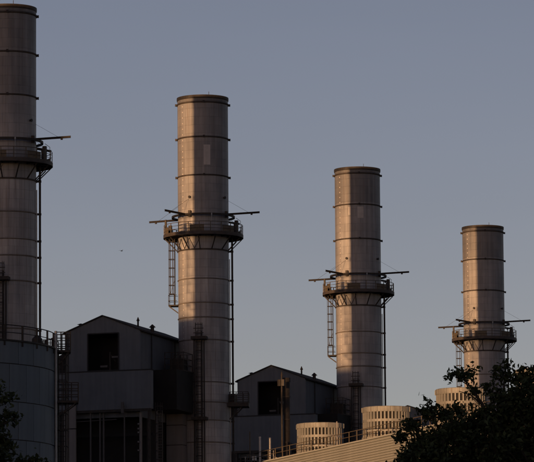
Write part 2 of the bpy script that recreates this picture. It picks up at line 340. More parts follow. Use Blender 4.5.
    b = A(8); mb = MB(); mb.tube(pol(4.1, b, ZD), pol(4.1, b, ZD + 1.75), .025); mb.tube(pol(4.1, b, ZD + 1.75), pol(3.6, b, ZD + 2.1), .025); mb.build('lamp_arm', M_GALV, t)
    # ladder on the left below the gallery, with its landing
    b = A(176); x, y, _ = pol(RS + .38, b, 0); o_ = (math.cos(b), math.sin(b))
    l, cg = ladder((x, y), o_, 55.1, ZD, .5); lo = l.build('ladder', M_DARK, t); cg.build('ladder_cage', M_DARK, lo)
    x2, y2, _ = pol(RS + .62, b, 0)
    lp = thing('landing_temp')
    sd_ = Vector((-o_[1], o_[0], 0)); ov = Vector((*o_, 0)); c0 = Vector((x2, y2, 0))
    mb = MB(); mb.bar(c0 - ov * .6 + Vector((0, 0, 54.98)), c0 + ov * .42 + Vector((0, 0, 54.98)), 1.3, .14)
    la = mb.build('ladder_landing', M_DARK, t); bpy.data.objects.remove(lp)
    mb = MB()
    for u_, v_ in ((.4, -.62), (.4, .62), (-.2, -.62), (-.2, .62)):
        q = c0 + ov * u_ + sd_ * v_; mb.bar(q + Vector((0, 0, 55)), q + Vector((0, 0, 56.15)), .05, .05)
    for z in (55.5, 56.13):
        mb.bar(c0 + ov * .4 - sd_ * .62 + Vector((0, 0, z)), c0 + ov * .4 + sd_ * .62 + Vector((0, 0, z)), .05, .05)
        for s_ in (-.62, .62): mb.bar(c0 - ov * .5 + sd_ * s_ + Vector((0, 0, z)), c0 + ov * .4 + sd_ * s_ + Vector((0, 0, z)), .05, .05)
    mb.build('landing_rail', M_DARK, la)
    mb = MB()
    for s_ in (-.5, .5): MB().bar(c0 + ov * .35 + sd_ * s_ + Vector((0, 0, 54.9)), c0 - ov * .6 + sd_ * s_ + Vector((0, 0, 54.2)), .08, .08).build('landing_bracket', M_STEEL, la)
    mb = MB(); mb.bar(c0 + ov * .33 + Vector((0, 0, 56.1)), (x, y, 57.9), .04, .04); mb.build('landing_stay', M_STEEL, la)
    # caged ladder on the front, with two rest platforms
    b = A(-99); o_ = (math.cos(b), math.sin(b)); x, y, _ = pol(RS + .3, b, 0)
    l, cg = ladder((x, y), o_, 1, 51.9, .5); lo = l.build('caged_ladder', M_STEEL, t); cg.build('ladder_cage', M_STEEL, lo)
    mb = MB()
    for s_ in (-.55, .55):
        q = Vector((x, y, 0)) + Vector((-o_[1], o_[0], 0)) * s_ + Vector((*o_, 0)) * .1; mb.bar(q + Vector((0, 0, .5)), q + Vector((0, 0, 51)), .1, .1)
    mb.build('ladder_mast', M_STEEL, lo)
    for z in (51.1, 42.35, 33.6, 24.8, 16, 8):
        cx_, cy_, _ = pol(RS + .62, A(-98), 0); mb = MB()
        sdv = Vector((-o_[1], o_[0], 0)); c0 = Vector((cx_, cy_, z)); mb.bar(c0 - sdv * .85, c0 + sdv * .85, 1.0, .32)
        for z2 in (.5, 1.0): mb.bar(c0 - sdv * .55 + Vector((*o_, 0)) * .45 + Vector((0, 0, z2)), c0 + sdv * .55 + Vector((*o_, 0)) * .45 + Vector((0, 0, z2)), .05, .08)
        mb.build('rest_platform', M_STEEL, t)
    # drain pipe down the right side, clamped at the rings
    b = A(-1); mb = MB(); mb.tube(pol(RS + .36, b, 1), pol(RS + .36, b, ZD), .11, n=10); dp = mb.build('drain_pipe', M_STEEL, t, 40)
    for z, d, h in RINGS[3:]:
        mb = MB(); mb.bar(pol(RS + .02, b, z), pol(RS + .5, b, z), .16, .2); mb.build('pipe_clamp', M_STEEL, dp)
    b = A(-8); mb = MB(); mb.tube(pol(RS + .1, b, 1), pol(RS + .1, b, 60), .05, n=8); mb.build('conduit', M_GALV, t, 40)
    # side platform low on the right
    b = A(-2); c0 = Vector(pol(RS + .95, b, 44.05)); ov = Vector((math.cos(b), math.sin(b), 0)); sv = Vector((-ov.y, ov.x, 0)); mb = MB()
    mb.bar(c0 - ov * 1.5, c0 + ov * 1.15, 2.4, .45); sp_ = mb.build('side_platform', M_STEEL, t); mb = MB()
    for u_ in (-.9, -.2, .5, 1.1):
        for v_ in (-1.15, 1.15): q = c0 + ov * u_ + sv * v_; mb.bar(q, q + Vector((0, 0, 1.35)), .06, .06)
    for z in (.5, .95, 1.35):
        for v_ in (-1.15, 1.15): mb.bar(c0 - ov * .9 + sv * v_ + Vector((0, 0, z)), c0 + ov * 1.1 + sv * v_ + Vector((0, 0, z)), .05, .06)
        mb.bar(c0 + ov * 1.1 - sv * 1.15 + Vector((0, 0, z)), c0 + ov * 1.1 + sv * 1.15 + Vector((0, 0, z)), .05, .06)
    mb.build('platform_rail', M_STEEL, sp_); mb = MB()
    q = c0 - ov * .75 - sv * .3; mb.box(q.x - .5, q.x + .5, q.y - .5, q.y + .5, q.z + .2, q.z + 1.15); mb.build('valve_box', M_STEEL, sp_); mb = MB()
    for v_ in (-.9, .9): MB().bar(c0 + ov * .4 + sv * v_ - Vector((0, 0, .2)), c0 - ov * .95 + sv * v_ - Vector((0, 0, 1.6)), .1, .1).build('platform_bracket', M_STEEL, sp_)
    return t

stack_proto = make_stack()
stack_labels = ['clad steel chimney stack standing beyond the left edge of the view', 'nearest chimney stack, all in shade, cut off by the left edge',
                'tall chimney stack with lit left side between the two gabled houses', 'third chimney stack from the left, behind the fan cylinders', 'shortest-looking farthest chimney stack rising behind the tree at right']
stacks = []
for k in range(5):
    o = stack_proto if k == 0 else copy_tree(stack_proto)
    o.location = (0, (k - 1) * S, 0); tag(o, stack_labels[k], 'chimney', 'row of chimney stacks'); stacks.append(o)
# repair plates: only on two of the stacks
def plate(st, ang, z0, z1, wdeg):
    MB().lathe([(RS + .004, z0), (RS + .03, z0), (RS + .03, z1), (RS + .004, z1)], 4, A(ang - wdeg / 2), A(ang + wdeg / 2)).build('repair_plate', M_PATCH, st)
plate(stacks[2], -80, 70.1, 72.3, 15); plate(stacks[3], -84, 71.5, 72.9, 15); plate(stacks[3], -112, 71.9, 72.9, 6)

# ---------------------------------------------------------------- boiler house of a unit (origin: foot of its stack)
X0, X1, XR, ZE, ZR = -11.55, -3.15, -7.35, 51.25, 52.88
YF, YB = -11.88, 8.0
def make_house():
    t = thing('boiler_house')
    # front gable wall with its opening, in one skin 0.2 thick
    ox0, ox1, oz0, oz1 = -9.03, -5.53, 47.05, 51.05
    mb = MB(); zb = 42
    for poly in ([(X0, zb), (ox0, zb), (ox0, ZE + (ox0 - X0) / (XR - X0) * (ZR - ZE)), (X0, ZE)],
                 [(ox1, zb), (X1, zb), (X1, ZE), (ox1, ZE + (X1 - ox1) / (X1 - XR) * (ZR - ZE))],
                 [(ox0, zb), (ox1, zb), (ox1, oz0), (ox0, oz0)],
                 [(ox0, oz1), (ox1, oz1), (ox1, ZE + (X1 - ox1) / (X1 - XR) * (ZR - ZE)), (XR, ZR), (ox0, ZE + (ox0 - X0) / (XR - X0) * (ZR - ZE))]):
        mb.extrude_y(poly, YF, YF + .2)
    fwall = mb.build('front_wall', M_CLAD, t)
    fr = MB()
    for a, b in (((ox0, oz0), (ox0, oz1)), ((ox1, oz0), (ox1, oz1)), ((ox0, oz1), (ox1, oz1)), ((ox0, oz0), (ox1, oz0))):
        fr.bar((a[0], YF - .02, a[1]), (b[0], YF - .02, b[1]), .12, .12)
    fr.build('opening_frame', M_ROOF, fwall)
    mb = MB(); mb.box(X0, X0 + .2, YF + .203, YB, zb, ZE - .01); mb.build('side_wall', M_CLADS, t)
    mb = MB(); mb.box(X1 - .2, X1, YF + .203, YB, zb, ZE - .01); rw = mb.build('side_wall', M_CLADS, t)
    for yy, z0, z1 in ((-2, 46.5, 49), (.6, 46.2, 49.4), (2.4, 46.5, 49)): MB().box(X1 + .003, X1 + .12, yy, yy + 1.5, z0, z1).build('louvre_panel', M_ROOF, rw)
    mb = MB(); mb.extrude_y([(X0 + .2, zb), (X1 - .2, zb), (X1 - .2, ZE - .02), (XR, ZR - .08), (X0 + .2, ZE - .02)], YB - .2, YB - .003); mb.build('back_wall', M_CLAD, t)
    mb = MB(); mb.extrude_y([(X0 - .18, ZE - .06), (XR, ZR + .01), (X1 + .18, ZE - .06), (X1 + .18, ZE + .08), (XR, ZR + .15), (X0 - .18, ZE + .08)], YF - .15, YB + .15); roof = mb.build('roof', M_ROOF, t)
    for x, sg in ((X0, -1), (X1, 1)):
        MB().box(min(x + sg * .19, x + sg * .36), max(x + sg * .19, x + sg * .36), YF - .1, YB + .1, ZE - .14, ZE + .02).build('gutter', M_ROOF, roof)
        MB().box(x - .09, x + .09, YF - .03, YF - .003, 46.98, ZE - .12).build('corner_flashing', M_CLADS, t)
    for y in (YF + 3.5, YF + 11): MB().tube((X1 + .12, y, 47.3), (X1 + .12, y, ZE - .1), .06, n=8).build('downpipe', M_ROOF, t)
    def roofz(x): return ZR + .14 - abs(x - XR) / (XR - X0) * (ZR - ZE)
    for x, y, h, r in ((-5.45, -6.0, 1.05, .10), (-4.1, -5.2, .8, .2), (-10.0, -11.4, .28, .22)):
        z = roofz(x); mb = MB(); mb.tube((x, y, z - .1), (x, y, z + h * .6), r, n=10); mb.tube((x, y, z + h * .6), (x, y, z + h), r * 1.9, r * .3, 10); mb.build('roof_vent', M_STEEL, roof, 40)
    # inside the opening: floor and partition coloured near black for its shade
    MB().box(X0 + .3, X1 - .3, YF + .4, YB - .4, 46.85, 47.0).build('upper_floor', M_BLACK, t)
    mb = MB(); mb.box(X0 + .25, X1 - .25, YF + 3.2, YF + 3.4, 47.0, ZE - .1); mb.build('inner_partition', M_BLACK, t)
    mb = MB(); mb.tube((-6.75, YF + .7, 47), (-6.75, YF + .7, 49.1), .1, n=8); mb.tube((-6.75, YF + .7, 48.9), (-6.2, YF + .9, 48.1), .07, n=8); mb.build('inner_pipe', M_STEEL, t, 40)
    for x0, x1, z in ((-6.45, -5.65, 48.42), (-7.75, -6.95, 47.45)):
        mb = MB(); mb.box(x0, x1, YF + .35, YF + .75, z, z + .2); mb.build('inner_beam', M_MID, t)
    # wide apron box across the front
    ax0, ax1, az0, az1 = -12.25, -1.62, 42.78, 46.85; ay0, ay1 = YF - .9, YF - .003
    mb = MB(); mb.box(ax0, ax1, ay0, ay1, az0, az1); ap = mb.build('apron', M_CLAD, t)
    MB().box(ax0 - .05, ax1 + .05, ay0 - .06, ay1 - .01, az1 + .002, az1 + .12).build('apron_cap', M_ROOF, ap)
    MB().box(X1 + .003, ax1 - .2, YF + .01, YF + .3, az0, az1 - .2).build('apron_return', M_BLACK, ap)
    MB().box(ax0, ax1, ay0 + .05, ay0 + .3, az0 - .26, az0 - .003).build('apron_beam', M_STEEL, ap)
    x, z = -4.62, 42.75
    mb = MB(); mb.box(x - .06, x + .06, ay0 - .35, ay0 - .003, z + .25, z + .35); mb.box(x - .14, x + .14, ay0 - .55, ay0 - .35, z - .45, z + .75); mb.build('wall_lamp', M_MID, ap)
    mb = MB(); mb.tube((-12.0, ay0 + .4, 41.6), (-5.6, ay0 + .4, 41.75), .05, n=6); mb.build('cable_tray', M_MID, t)
    # open steelwork below, boiler casing behind blackened for the deep shade there
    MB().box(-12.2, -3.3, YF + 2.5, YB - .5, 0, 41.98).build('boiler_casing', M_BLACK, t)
    for x, y, w_, mt in ((-11.6, ay0 + .25, .3, M_STEEL), (-8.5, ay0 + .3, .14, M_MID), (-7.5, ay0 + .5, .16, M_MID), (-7.1, ay0 + .5, .16, M_MID), (-4.75, ay0 + .5, .12, M_MID), (-1.9, ay0 + .3, .24, M_STEEL), (-1.9, YF + 2, .24, M_STEEL)):
        mb = MB(); mb.box(x - w_ / 2, x + w_ / 2, y - w_ / 2, y + w_ / 2, 0, az0 - .27); mb.build('column', mt, t)
    for z in (40.2, 35, 29, 22, 15, 8):
        mb = MB(); mb.bar((-12.0, YF + .8, z), (-1.9, YF + .8, z), .25, .3); mb.build('cross_beam', M_BLACK, t)
    mb = MB(); mb.tube((-2.95, YF - .3, 0), (-2.95, YF - .3, 42.4), .16, n=10); pp = mb.build('riser_pipe', M_CASE, t, 40)  # pale pipe in place of a bright reflected strip
    for z in (41.1, 40.6, 40.2, 39.2, 38.3): MB().box(-3.2, -3.02, YF - .62, YF - .47, z, z + .16).build('lit_speck', M_CASE, pp)  # pale blocks in place of small sunlit specks
    for s_ in (0, .55):
        pass
    l, cg = ladder((-1.15, YF + .6), (0, -1), 1, 42.6, .6); lo = l.build('ladder', M_CASE, t); cg.build('ladder_cage', M_STEEL, lo)
    # flue transition between house and stack, with railed top
    MB().box(X1 - .19, -.15, -8.6, -3.3, 42.95, 47.25).build('flue_duct', M_BLACK, t)  # black colour stands in for the shade of this recess
    d = MB(); d.box(X1 + .05, -.1, -6.4, -3.25, 47.26, 47.4); de = d.build('duct_deck', M_STEEL, t); mb = MB()
    for x in (-2.3, -1.55, -.8, -.18):
        for y in (-6.3, -3.35): mb.bar((x, y, 47.4), (x, y, 49.35), .07, .07)
    for z in (48.0, 48.65, 49.3):
        for y in (-6.3, -3.35): mb.bar((-2.3, y, z), (-.18, y, z), .05, .06)
        mb.bar((-.18, -6.3, z), (-.18, -3.35, z), .05, .06)
    mb.build('deck_rail', M_STEEL, de)
    MB().box(-2.1, -.6, -5.2, -4.0, 47.41, 48.7).build('damper_motor', M_STEEL, de)
    # pale casing panels below the duct and at the far left corner
    for (x0, x1, y0, y1, zt, hs) in ((-3.0, -1.12, -3.9, -1.4, 42.9, (1.25, 2.15, 2.15, 2.15, 2.15)), ):
        z = zt
        MB().box(x0 + .1, x1 - .1, y0 + .1, y1 - .1, 0, zt - .1).build('duct_core', M_STEEL, t)
        for h in hs: MB().box(x0, x1, y0, y1, z - h + .08, z).build('casing_panel', M_CASE, t); z -= h
        MB().box(x0, x1, y0, y1, 0, z).build('casing_panel', M_CASE, t)
    # lean-to with a sloping roof along the far-left side
    MB().extrude_y([(-14.3, 0), (X0 - .003, 0), (X0 - .003, 49.5), (-14.3, 48.3)], YF + 1.2, YB - 1).build('lean_to', M_ROOF, t)
    return t
house_proto = make_house()
house_labels = ['dark gabled boiler house standing beyond the left edge', 'dark boiler house hidden behind the panelled tank and nearest stack', 'larger dark gabled boiler house with square opening beside the lit stack',
                'smaller dark gabled boiler house with square opening behind the mast', 'farthest dark boiler house, hidden behind the fan cylinders']
for k in range(5):
    o = house_proto if k == 0 else copy_tree(house_proto)
    o.location = (0, (k - 1) * S, 0); tag(o, house_labels[k], 'building', 'boiler houses beside the stacks')
    if k == 2:                                                             # pale boards at the corner of this house only
        for poly in ([(-11.3, 40.9), (-10.0, 40.9), (-10.0, 43.6), (-11.3, 42.6)], [(-11.3, 20), (-10.0, 20), (-10.0, 40.8), (-11.3, 40.8)]):
            MB().extrude_y(poly, YF - 1.15, YF - .92).build('corner_board', M_CASE, o)

# ---------------------------------------------------------------- unseen hall added beyond the left edge to cast shade
def shade_hall():
    t = thing('shade_hall', (-36, -118, 0)); hx, hy, h = 33.2, 32, 53.5
    mb = MB(); mb.box(-hx, hx, -hy, hy, 0, h); wl = mb.build('wall', M_CLAD, t)
    MB().box(-hx - .2, hx + .2, -hy - .2, hy + .2, h + .003, h + .35).build('roof', M_ROOF, t)
    for i in range(8):
        x = -28 + 8 * i; MB().box(x - 2.4, x + 2.4, -hy - .12, -hy - .003, 34, 39).build('window', M_DARKIN, t)
    for x in (-18, 6): MB().box(x - 2.5, x + 2.5, -hy - .15, -hy - .003, 0, 6).build('door', M_CASE, t)
    return tag(t, 'big flat-roofed dark hall added beyond the left edge to cast shade', 'building')
shade_hall()

# ---------------------------------------------------------------- panelled storage tank at the lower left
def tank():
    rt_, zt = 7.55, 27.75; t = thing('storage_tank', (55.15, -152.05, 0)); n = 34; hrow = 2.16; rnd = random.Random(5)
    MB().lathe([(0, 0), (rt_ - .06, 0), (rt_ - .06, zt - .05), (0, zt - .05)], 96, closed_prof=False).build('tank_core', M_STEEL, t, 40)
    def panel(z0, z1):
        da = 2 * math.pi / n; g = .018 / rt_
        return MB().lathe([(rt_ - .058, z0), (rt_, z0), (rt_, z1), (rt_ - .058, z1)], 4, -da / 2 + g, da / 2 - g).mesh('panel', M_TANK, 40)
    rows = 8; z = zt
    for k in range(rows):
        h = 1.3 if k == 0 else hrow; pm = panel(-h + .05, 0)
        for i in range(n):
            o = link('panel', pm, t, (0, 0, z), 2 * math.pi * (i + .5 * (k % 2)) / n + .07)
            s_ = 1 + rnd.uniform(-.0012, .0012); o.scale = (s_, s_, 1)
        z -= h
    low = MB()
    for k in range(5):
        for i in range(n):
            a = 2 * math.pi * (i + .5 * (k % 2)) / n + .07; da = 2 * math.pi / n; g = .018 / rt_
            low.lathe([(rt_ - .058, z - hrow + .05), (rt_, z - hrow + .05), (rt_, z), (rt_ - .058, z)], 2, a - da / 2 + g, a + da / 2 - g)
        z -= hrow
    lo = low.build('lower_panels', M_TANK, t); lo['kind'] = 'stuff'
    MB().lathe([(rt_ - .4, zt + .01), (rt_ + .1, zt + .01), (rt_ + .1, zt + .1), (rt_ - .4, zt + .1)], 96).build('top_kerb', M_STEEL, t, 30)
    MB().lathe([(0, zt + .35), (rt_ - .4, zt + .05), (rt_ - .4, zt - .04), (0, zt + .2)], 64).build('lid', M_ROOF, t, 30)
    rl = MB()
    for zz, r in ((.93, .03), (.5, .022)):
        rl.lathe([(rt_ + .02 + r * math.cos(q), zt + zz + r * math.sin(q)) for q in (0, 1.57, 3.14, 4.71)], 96)
    rl.build('hand_rail', M_STEEL, t, 60)
    pm = MB().box(-.045, .045, -.045, .045, -.25, .95).mesh('post', M_STEEL)
    for i in range(34): a = 2 * math.pi * i / 34 + .02; link('post', pm, t, pol(rt_ + .02, a, zt), a)
    # white riser pipe on the right-hand limb, ladder and landings beyond it
    b = A(-3); mb = MB(); mb.tube(pol(rt_ + .10, b, 0), pol(rt_ + .10, b, zt + 1.1), .085, n=10); mb.build('riser_pipe', M_GALV, t, 40)
    b = A(3); ov = Vector((math.cos(b), math.sin(b), 0)); sv = Vector((-ov.y, ov.x, 0))
    l, cg = ladder(tuple(ov.xy * (rt_ + .42)), tuple(sv.xy * -1), 1, zt + .1, .42); lo = l.build('ladder', M_STEEL, t); cg.build('ladder_cage', M_STEEL, lo)
    for z, w_ in ((zt - .05, .85), (24.75, 1.3), (19.5, 1.3), (13, 1.3), (6.5, 1.3)):
        c0 = ov * (rt_ + .06); mb = MB(); mb.bar(c0 + Vector((0, 0, z)), c0 + ov * w_ + Vector((0, 0, z)), 1.4, .12); la = mb.build('landing', M_STEEL, t); mb = MB()
        for u_ in (w_ * .35, w_ * .7, w_):
            for v_ in (-.68, .68): q = c0 + ov * u_ + sv * v_; mb.bar(q + Vector((0, 0, z)), q + Vector((0, 0, z + 1.1)), .05, .05)
        for zz in (.4, .75, 1.1):
            for v_ in (-.68, .68): mb.bar(c0 + sv * v_ + Vector((0, 0, z + zz)), c0 + sv * v_ + ov * w_ + Vector((0, 0, z + zz)), .04, .05)
            mb.bar(c0 - sv * .68 + ov * w_ + Vector((0, 0, z + zz)), c0 + sv * .68 + ov * w_ + Vector((0, 0, z + zz)), .04, .05)
        mb.build('landing_rail', M_STEEL, la); mb = MB()
        for v_ in (-.6, .6): MB().bar(c0 + ov * w_ * .9 + sv * v_ + Vector((0, 0, z - .05)), c0 + ov * .05 + sv * v_ + Vector((0, 0, z - .9)), .06, .06).build('landing_bracket', M_STEEL, la)
    b = A(-40); mb = MB(); x, y, _ = pol(rt_ - .8, A(-12), 0); mb.tube((x, y, zt), (x, y, zt + .55), .3, .3, 12); mb.tube((x, y, zt + .55), (x, y, zt + .75), .3, .1, 12); mb.build('vent_hood', M_STEEL, t, 40)
    return tag(t, 'big round tank of dark blue-grey panels with railed top, lower left', 'tank')
tank()

# ---------------------------------------------------------------- cooling tower with louvred side (local: x along the wall, y back from it)
TP, TA, ZT = Vector((3.45, 59.62, 0)), R(-51.27), 37.5
TL, TD = 98.0, 11.0
def cooling_tower():
    t = thing('cooling_tower', TP, TA)
    MB().box(0, TL, .32, TD, 0, ZT - .15).build('body', M_DARKIN, t)
    MB().box(-.15, TL + .15, -.1, TD + .1, ZT - .147, ZT).build('deck', M_TAN, t)
    nrow = 60; pitch = .255
    sm = MB(); sm.extrude_y([(0, 0), (0, .01), (0, .01)], 0, 0) if False else None
    sec = [(.20, .262), (.004, .035), (.0, .0), (.03, .0), (.22, .24)]           # (y, z) of one slat: a blade leaning out at its foot
    sm = MB(); k = len(sec)
    for x in (0, TL):
        for y, z in sec: sm.v.append((x, y, z))
    for i in range(k): j = (i + 1) % k; sm.f.append((i, j, k + j, k + i))
    sm.f += [tuple(range(k)), tuple(range(k, 2 * k))]
    me = sm.mesh('louvre_slat', M_TAN)
    for i in range(nrow): link('louvre_slat', me, t, (0, 0, ZT - .42 - i * pitch))
    lw = MB()
    for i in range(nrow, 130):
        z0 = ZT - .42 - i * pitch; q = len(lw.v)
        lw.v += [(x, y, z + z0) for x in (0, TL) for y, z in sec]
        for a in range(k): b = (a + 1) % k; lw.f.append((q + a, q + b, q + k + b, q + k + a))
    o = lw.build('lower_louvres', M_TAN, t); o['kind'] = 'stuff'
    for i in range(15):
        x = TL * i / 14; MB().box(x - .04 + (.045 if i == 0 else 0), x + .04, .2, .319, 0, ZT - .2).build('mullion', M_TAN, t)
    pm = MB().box(-.03, .03, -.03, .03, 0, 1.1).mesh('post', M_RAIL); n = 46
    for i in range(n + 1): link('post', pm, t, (TL * i / n, .08, ZT))
    for z, r in ((1.08, .035), (.58, .03)):
        MB().tube((0, .08, ZT + z), (TL, .08, ZT + z), r, n=6).build('hand_rail', M_RAIL, t)
        MB().tube((0, .08, ZT + z), (0, TD - .1, ZT + z), r, n=6).build('hand_rail', M_RAIL, t)
    for i in range(1, 9): link('post', pm, t, (0, .08 + (TD - .2) * i / 8, ZT))
    return tag(t, 'long louvred cooling tower with tan slatted wall and railed deck', 'cooling tower')
ct = cooling_tower()
TM = Matrix.Translation(TP) @ Matrix.Rotation(TA, 4, 'Z')
def on_deck(u_, v_): return TM @ Vector((u_, v_, ZT))

def make_fan():
    t = thing('fan_cylinder'); rf, h = 2.42, 3.35
    MB().lathe([(rf - .28, .002), (rf - .22, .002), (rf - .22, h - .3), (rf - .28, h - .3)], 64).build('inner_drum', M_BLACK, t, 30)  # drum blackened to deepen the shade between the ribs
    MB().lathe([(rf - .34, h - .55), (rf + .05, h - .55), (rf + .10, h - .42), (rf + .10, h - .06), (rf + .04, h), (rf - .34, h)], 72).build('top_rim', M_FAN, t, 30)
    for z, w_ in ((h - 1.55, .26), (h - 2.55, .2)):
        MB().lathe([(rf - .2, z), (rf + .05, z), (rf + .05, z + w_), (rf - .2, z + w_)], 72).build('band', M_FAN, t, 30)
    MB().lathe([(rf - .3, .003), (rf + .14, .003), (rf + .14, .3), (rf - .3, .3)], 72).build('base_ring', M_FAN, t, 30)
    n = 40; pm = MB().box(-.21, .035, -.075, .075, .3, h - .55).mesh('rib', M_FAN)
    for i in range(n): a = 2 * math.pi * (i + .4) / n; link('rib', pm, t, pol(rf, a, 0), a)
    fm = MB().box(-.02, .07, -.05, .05, h - .5, h - .03).mesh('flange', M_FAN)
    for i in range(12): a = 2 * math.pi * (i + .2) / 12; link('flange', fm, t, pol(rf + .09, a, 0), a)
    MB().lathe([(0, h - .75), (.5, h - .75), (.5, h - .35), (.3, h - .2), (0, h - .2)], 16, closed_prof=False).build('fan_hub', M_DARKIN, t, 40)
    for i in range(6):
        a = 2 * math.pi * i / 6; mb = MB(); mb.bar(pol(.45, a, h - .6), pol(rf - .5, a, h - .6), .42, .06); mb.build('fan_blade', M_DARKIN, t)
    return t
fan = make_fan()
fl = ['leftmost pale ribbed fan cylinder, beside the dark gabled house', 'second pale ribbed fan cylinder from the left, in front of stack', 'third pale ribbed fan cylinder, half hidden behind the tree', 'rightmost pale ribbed fan cylinder, behind the tree at the right edge']
for i, (x, y) in enumerate(((15.9, 49.81), (27.95, 34.05), (40.3, 17.9), (52.6, 1.95))):
    o = fan if i == 0 else copy_tree(fan); o.location = (x - .19, y - .06, ZT + .002); o.rotation_euler = (0, 0, .3 * i); tag(o, fl[i], 'fan cylinder', 'fan cylinders on the cooling tower')

# vent pipes, mast and small gear on the deck
def vent(p, h, r, lab, mt=M_RAIL):
    t = thing('vent_pipe', p); MB().tube((0, 0, .002), (0, 0, h), r, n=10).build('pipe', mt, t, 40)
    MB().tube((0, 0, h + .002), (0, 0, h + .12), r * 1.25, r * .9, 10).build('cap', mt, t, 40); MB().box(-.2, .2, -.2, .2, .0, .08).build('base_plate', M_STEEL, t)
    tag(t, lab, 'pipe', 'vent pipes on the tower deck')
vent(on_deck(.46, 1.0), 3.6, .07, 'thinnest and tallest of three upright vent pipes on the deck')
vent(on_deck(3.03, 1.2), 2.85, .12, 'middle of three upright vent pipes on the deck', M_WHITE)
vent(on_deck(6.1, 1.2), 2.5, .12, 'shortest of three upright vent pipes, nearest the lamp mast', M_GALV)
vent(on_deck(27.3, .6), 2.45, .07, 'pale upright pipe standing in front of the leftmost fan cylinder', M_CASE)
def mast():
    t = thing('floodlight_mast', on_deck(3.74, 3.5)); MB().tube((0, 0, .06), (0, 0, 9.6), .13, .10, 10).build('pole', M_STEEL, t, 40)
    MB().box(-.3, .3, -.3, .3, .002, .058).build('base_plate', M_STEEL, t)
    mb = MB(); mb.tube((0, 0, 9.6), (0, 0, 10.0), .14, .05, 8); mb.build('finial', M_STEEL, t, 40)
    for a in (-60, 190):
        b = A(a); x, y, _ = pol(.26, b, 0); mb = MB(); mb.box(x - .17, x + .17, y - .17, y + .17, 8.45, 9.15); mb.box(x * .5 - .05, x * .5 + .05, y * .5 - .05, y * .5 + .05, 8.7, 8.8); mb.build('lamp_head', M_STEEL, t)
    return tag(t, 'slender floodlight mast in front of the smaller gabled house', 'lamp mast')
mast()
def vent_stack():
    t = thing('exhaust_pipe', on_deck(1.3, 5.0)); MB().tube((0, 0, .002), (0, 0, 9.2), .36, n=20).build('pipe', M_STEEL, t, 40)
    MB().lathe([(.30, 9.2), (.44, 9.2), (.44, 9.6), (.30, 9.6)], 20).build('rim', M_STEEL, t, 40)
    for z in (2.5, 5, 7.5): MB().lathe([(.362, z), (.41, z), (.41, z + .1), (.362, z + .1)], 20).build('clamp', M_RING, t, 40)
    return tag(t, 'thick dark exhaust pipe standing right behind the floodlight mast', 'pipe')
vent_stack()
def pipe_run():
    t = thing('pipe_bundle', on_deck(0, 0))
    rnd = random.Random(11)
    for i in range(5):
        u_ = -.2 + i * 1.5; a = TM.to_3x3() @ Vector((u_, .7 + .25 * i, 0)); b = a + TM.to_3x3() @ Vector((rnd.uniform(.3, 1.2), .5, 0))
        mb = MB(); mb.tube(a, a + Vector((0, 0, rnd.uniform(.7, 1.4))), .06, n=8); mb.tube(a + Vector((0, 0, .6)), b + Vector((0, 0, rnd.uniform(.1, .5))), .05, n=8); mb.build('pipe', M_RAIL if i % 2 else M_GALV, t, 40)
    a = TM.to_3x3() @ Vector((1.5, 1.1, 0)); MB().box(a.x - .2, a.x + .2, a.y - .2, a.y + .2, .5, .95).build('junction_box', M_WHITE, t)
    a = TM.to_3x3() @ Vector((1.5, 1.1, 0)); MB().box(a.x - .04, a.x + .04, a.y - .04, a.y + .04, .0, .499).build('stand', M_STEEL, t)
    return tag(t, 'tangle of low bent pipes and a junction box beside the vent pipes', 'pipes')
pipe_run()

# ---------------------------------------------------------------- trees near the camera
PX = .01628                                            # metres for one pixel of the photograph at the trees
def tree(name, base, clumps, limbs, trunk_r, seed, label, dens=1.0, leaf=.043):
    """clumps: (right, height, depth, radius) in metres about the trunk foot; limbs: lists of the same kind of points with radii"""
    rnd = random.Random(seed); t = thing(name, base)
    rx = Vector((math.cos(YAW), math.sin(YAW), 0)); dx = Vector((-math.sin(YAW), math.cos(YAW), 0))
    P = lambda u_, z, d: rx * u_ + dx * d + Vector((0, 0, z))
    tr = MB()
    for lb in limbs:
        for (a, b) in zip(lb, lb[1:]): tr.tube(P(*a[:3]), P(*b[:3]), a[3], b[3], 8)
    tr.build('trunk', M_BARK, t, 60)
    V = []; F = []; tw = MB()
    def leaf_at(p, nrm, s):
        nrm = nrm.normalized(); x = nrm.orthogonal().normalized(); y = nrm.cross(x); a = rnd.uniform(0, 6.283)
        l = x * math.cos(a) + y * math.sin(a); w_ = nrm.cross(l); k = len(V)
        V.extend([tuple(p - l * s), tuple(p - l * s * .2 + w_ * s * .52 + nrm * s * .15), tuple(p + l * s), tuple(p - l * s * .2 - w_ * s * .52 + nrm * s * .15)])
        F.append((k, k + 1, k + 2)); F.append((k, k + 2, k + 3))
    for (u_, z, d, r) in clumps:
        c0 = P(u_, z, d); nsp = max(5, int(95 * dens * (r / .4) ** 2))
        for i in range(nsp):
            v = Vector((rnd.gauss(0, 1), rnd.gauss(0, 1), rnd.gauss(0, 1))).normalized()
            rr = r * (rnd.uniform(.2, 1.0) ** .55) * rnd.choice((.8, .9, 1.0, 1.1, 1.38))
            q = c0 + v * rr
            tw.tube(c0 + v * rr * .35, q, .010, .004, 3, False)
            for j in range(rnd.randint(8, 15)):
                o_ = Vector((rnd.gauss(0, 1), rnd.gauss(0, 1), rnd.gauss(0, .8))) * .06 - v * rnd.uniform(0, .16)
                leaf_at(q + o_, Vector((rnd.gauss(0, .7), rnd.gauss(0, .7), rnd.gauss(.5, .6))), leaf * rnd.choice((.55, .75, .9, 1.0, 1.15, 1.45)))
    me = bpy.data.meshes.new('crown'); me.from_pydata(V, [], F); me.materials.append(M_LEAF); cr = link('crown', me, t)
    tw.build('twigs', M_BARK, cr)
    tag(t, label, 'tree'); return t
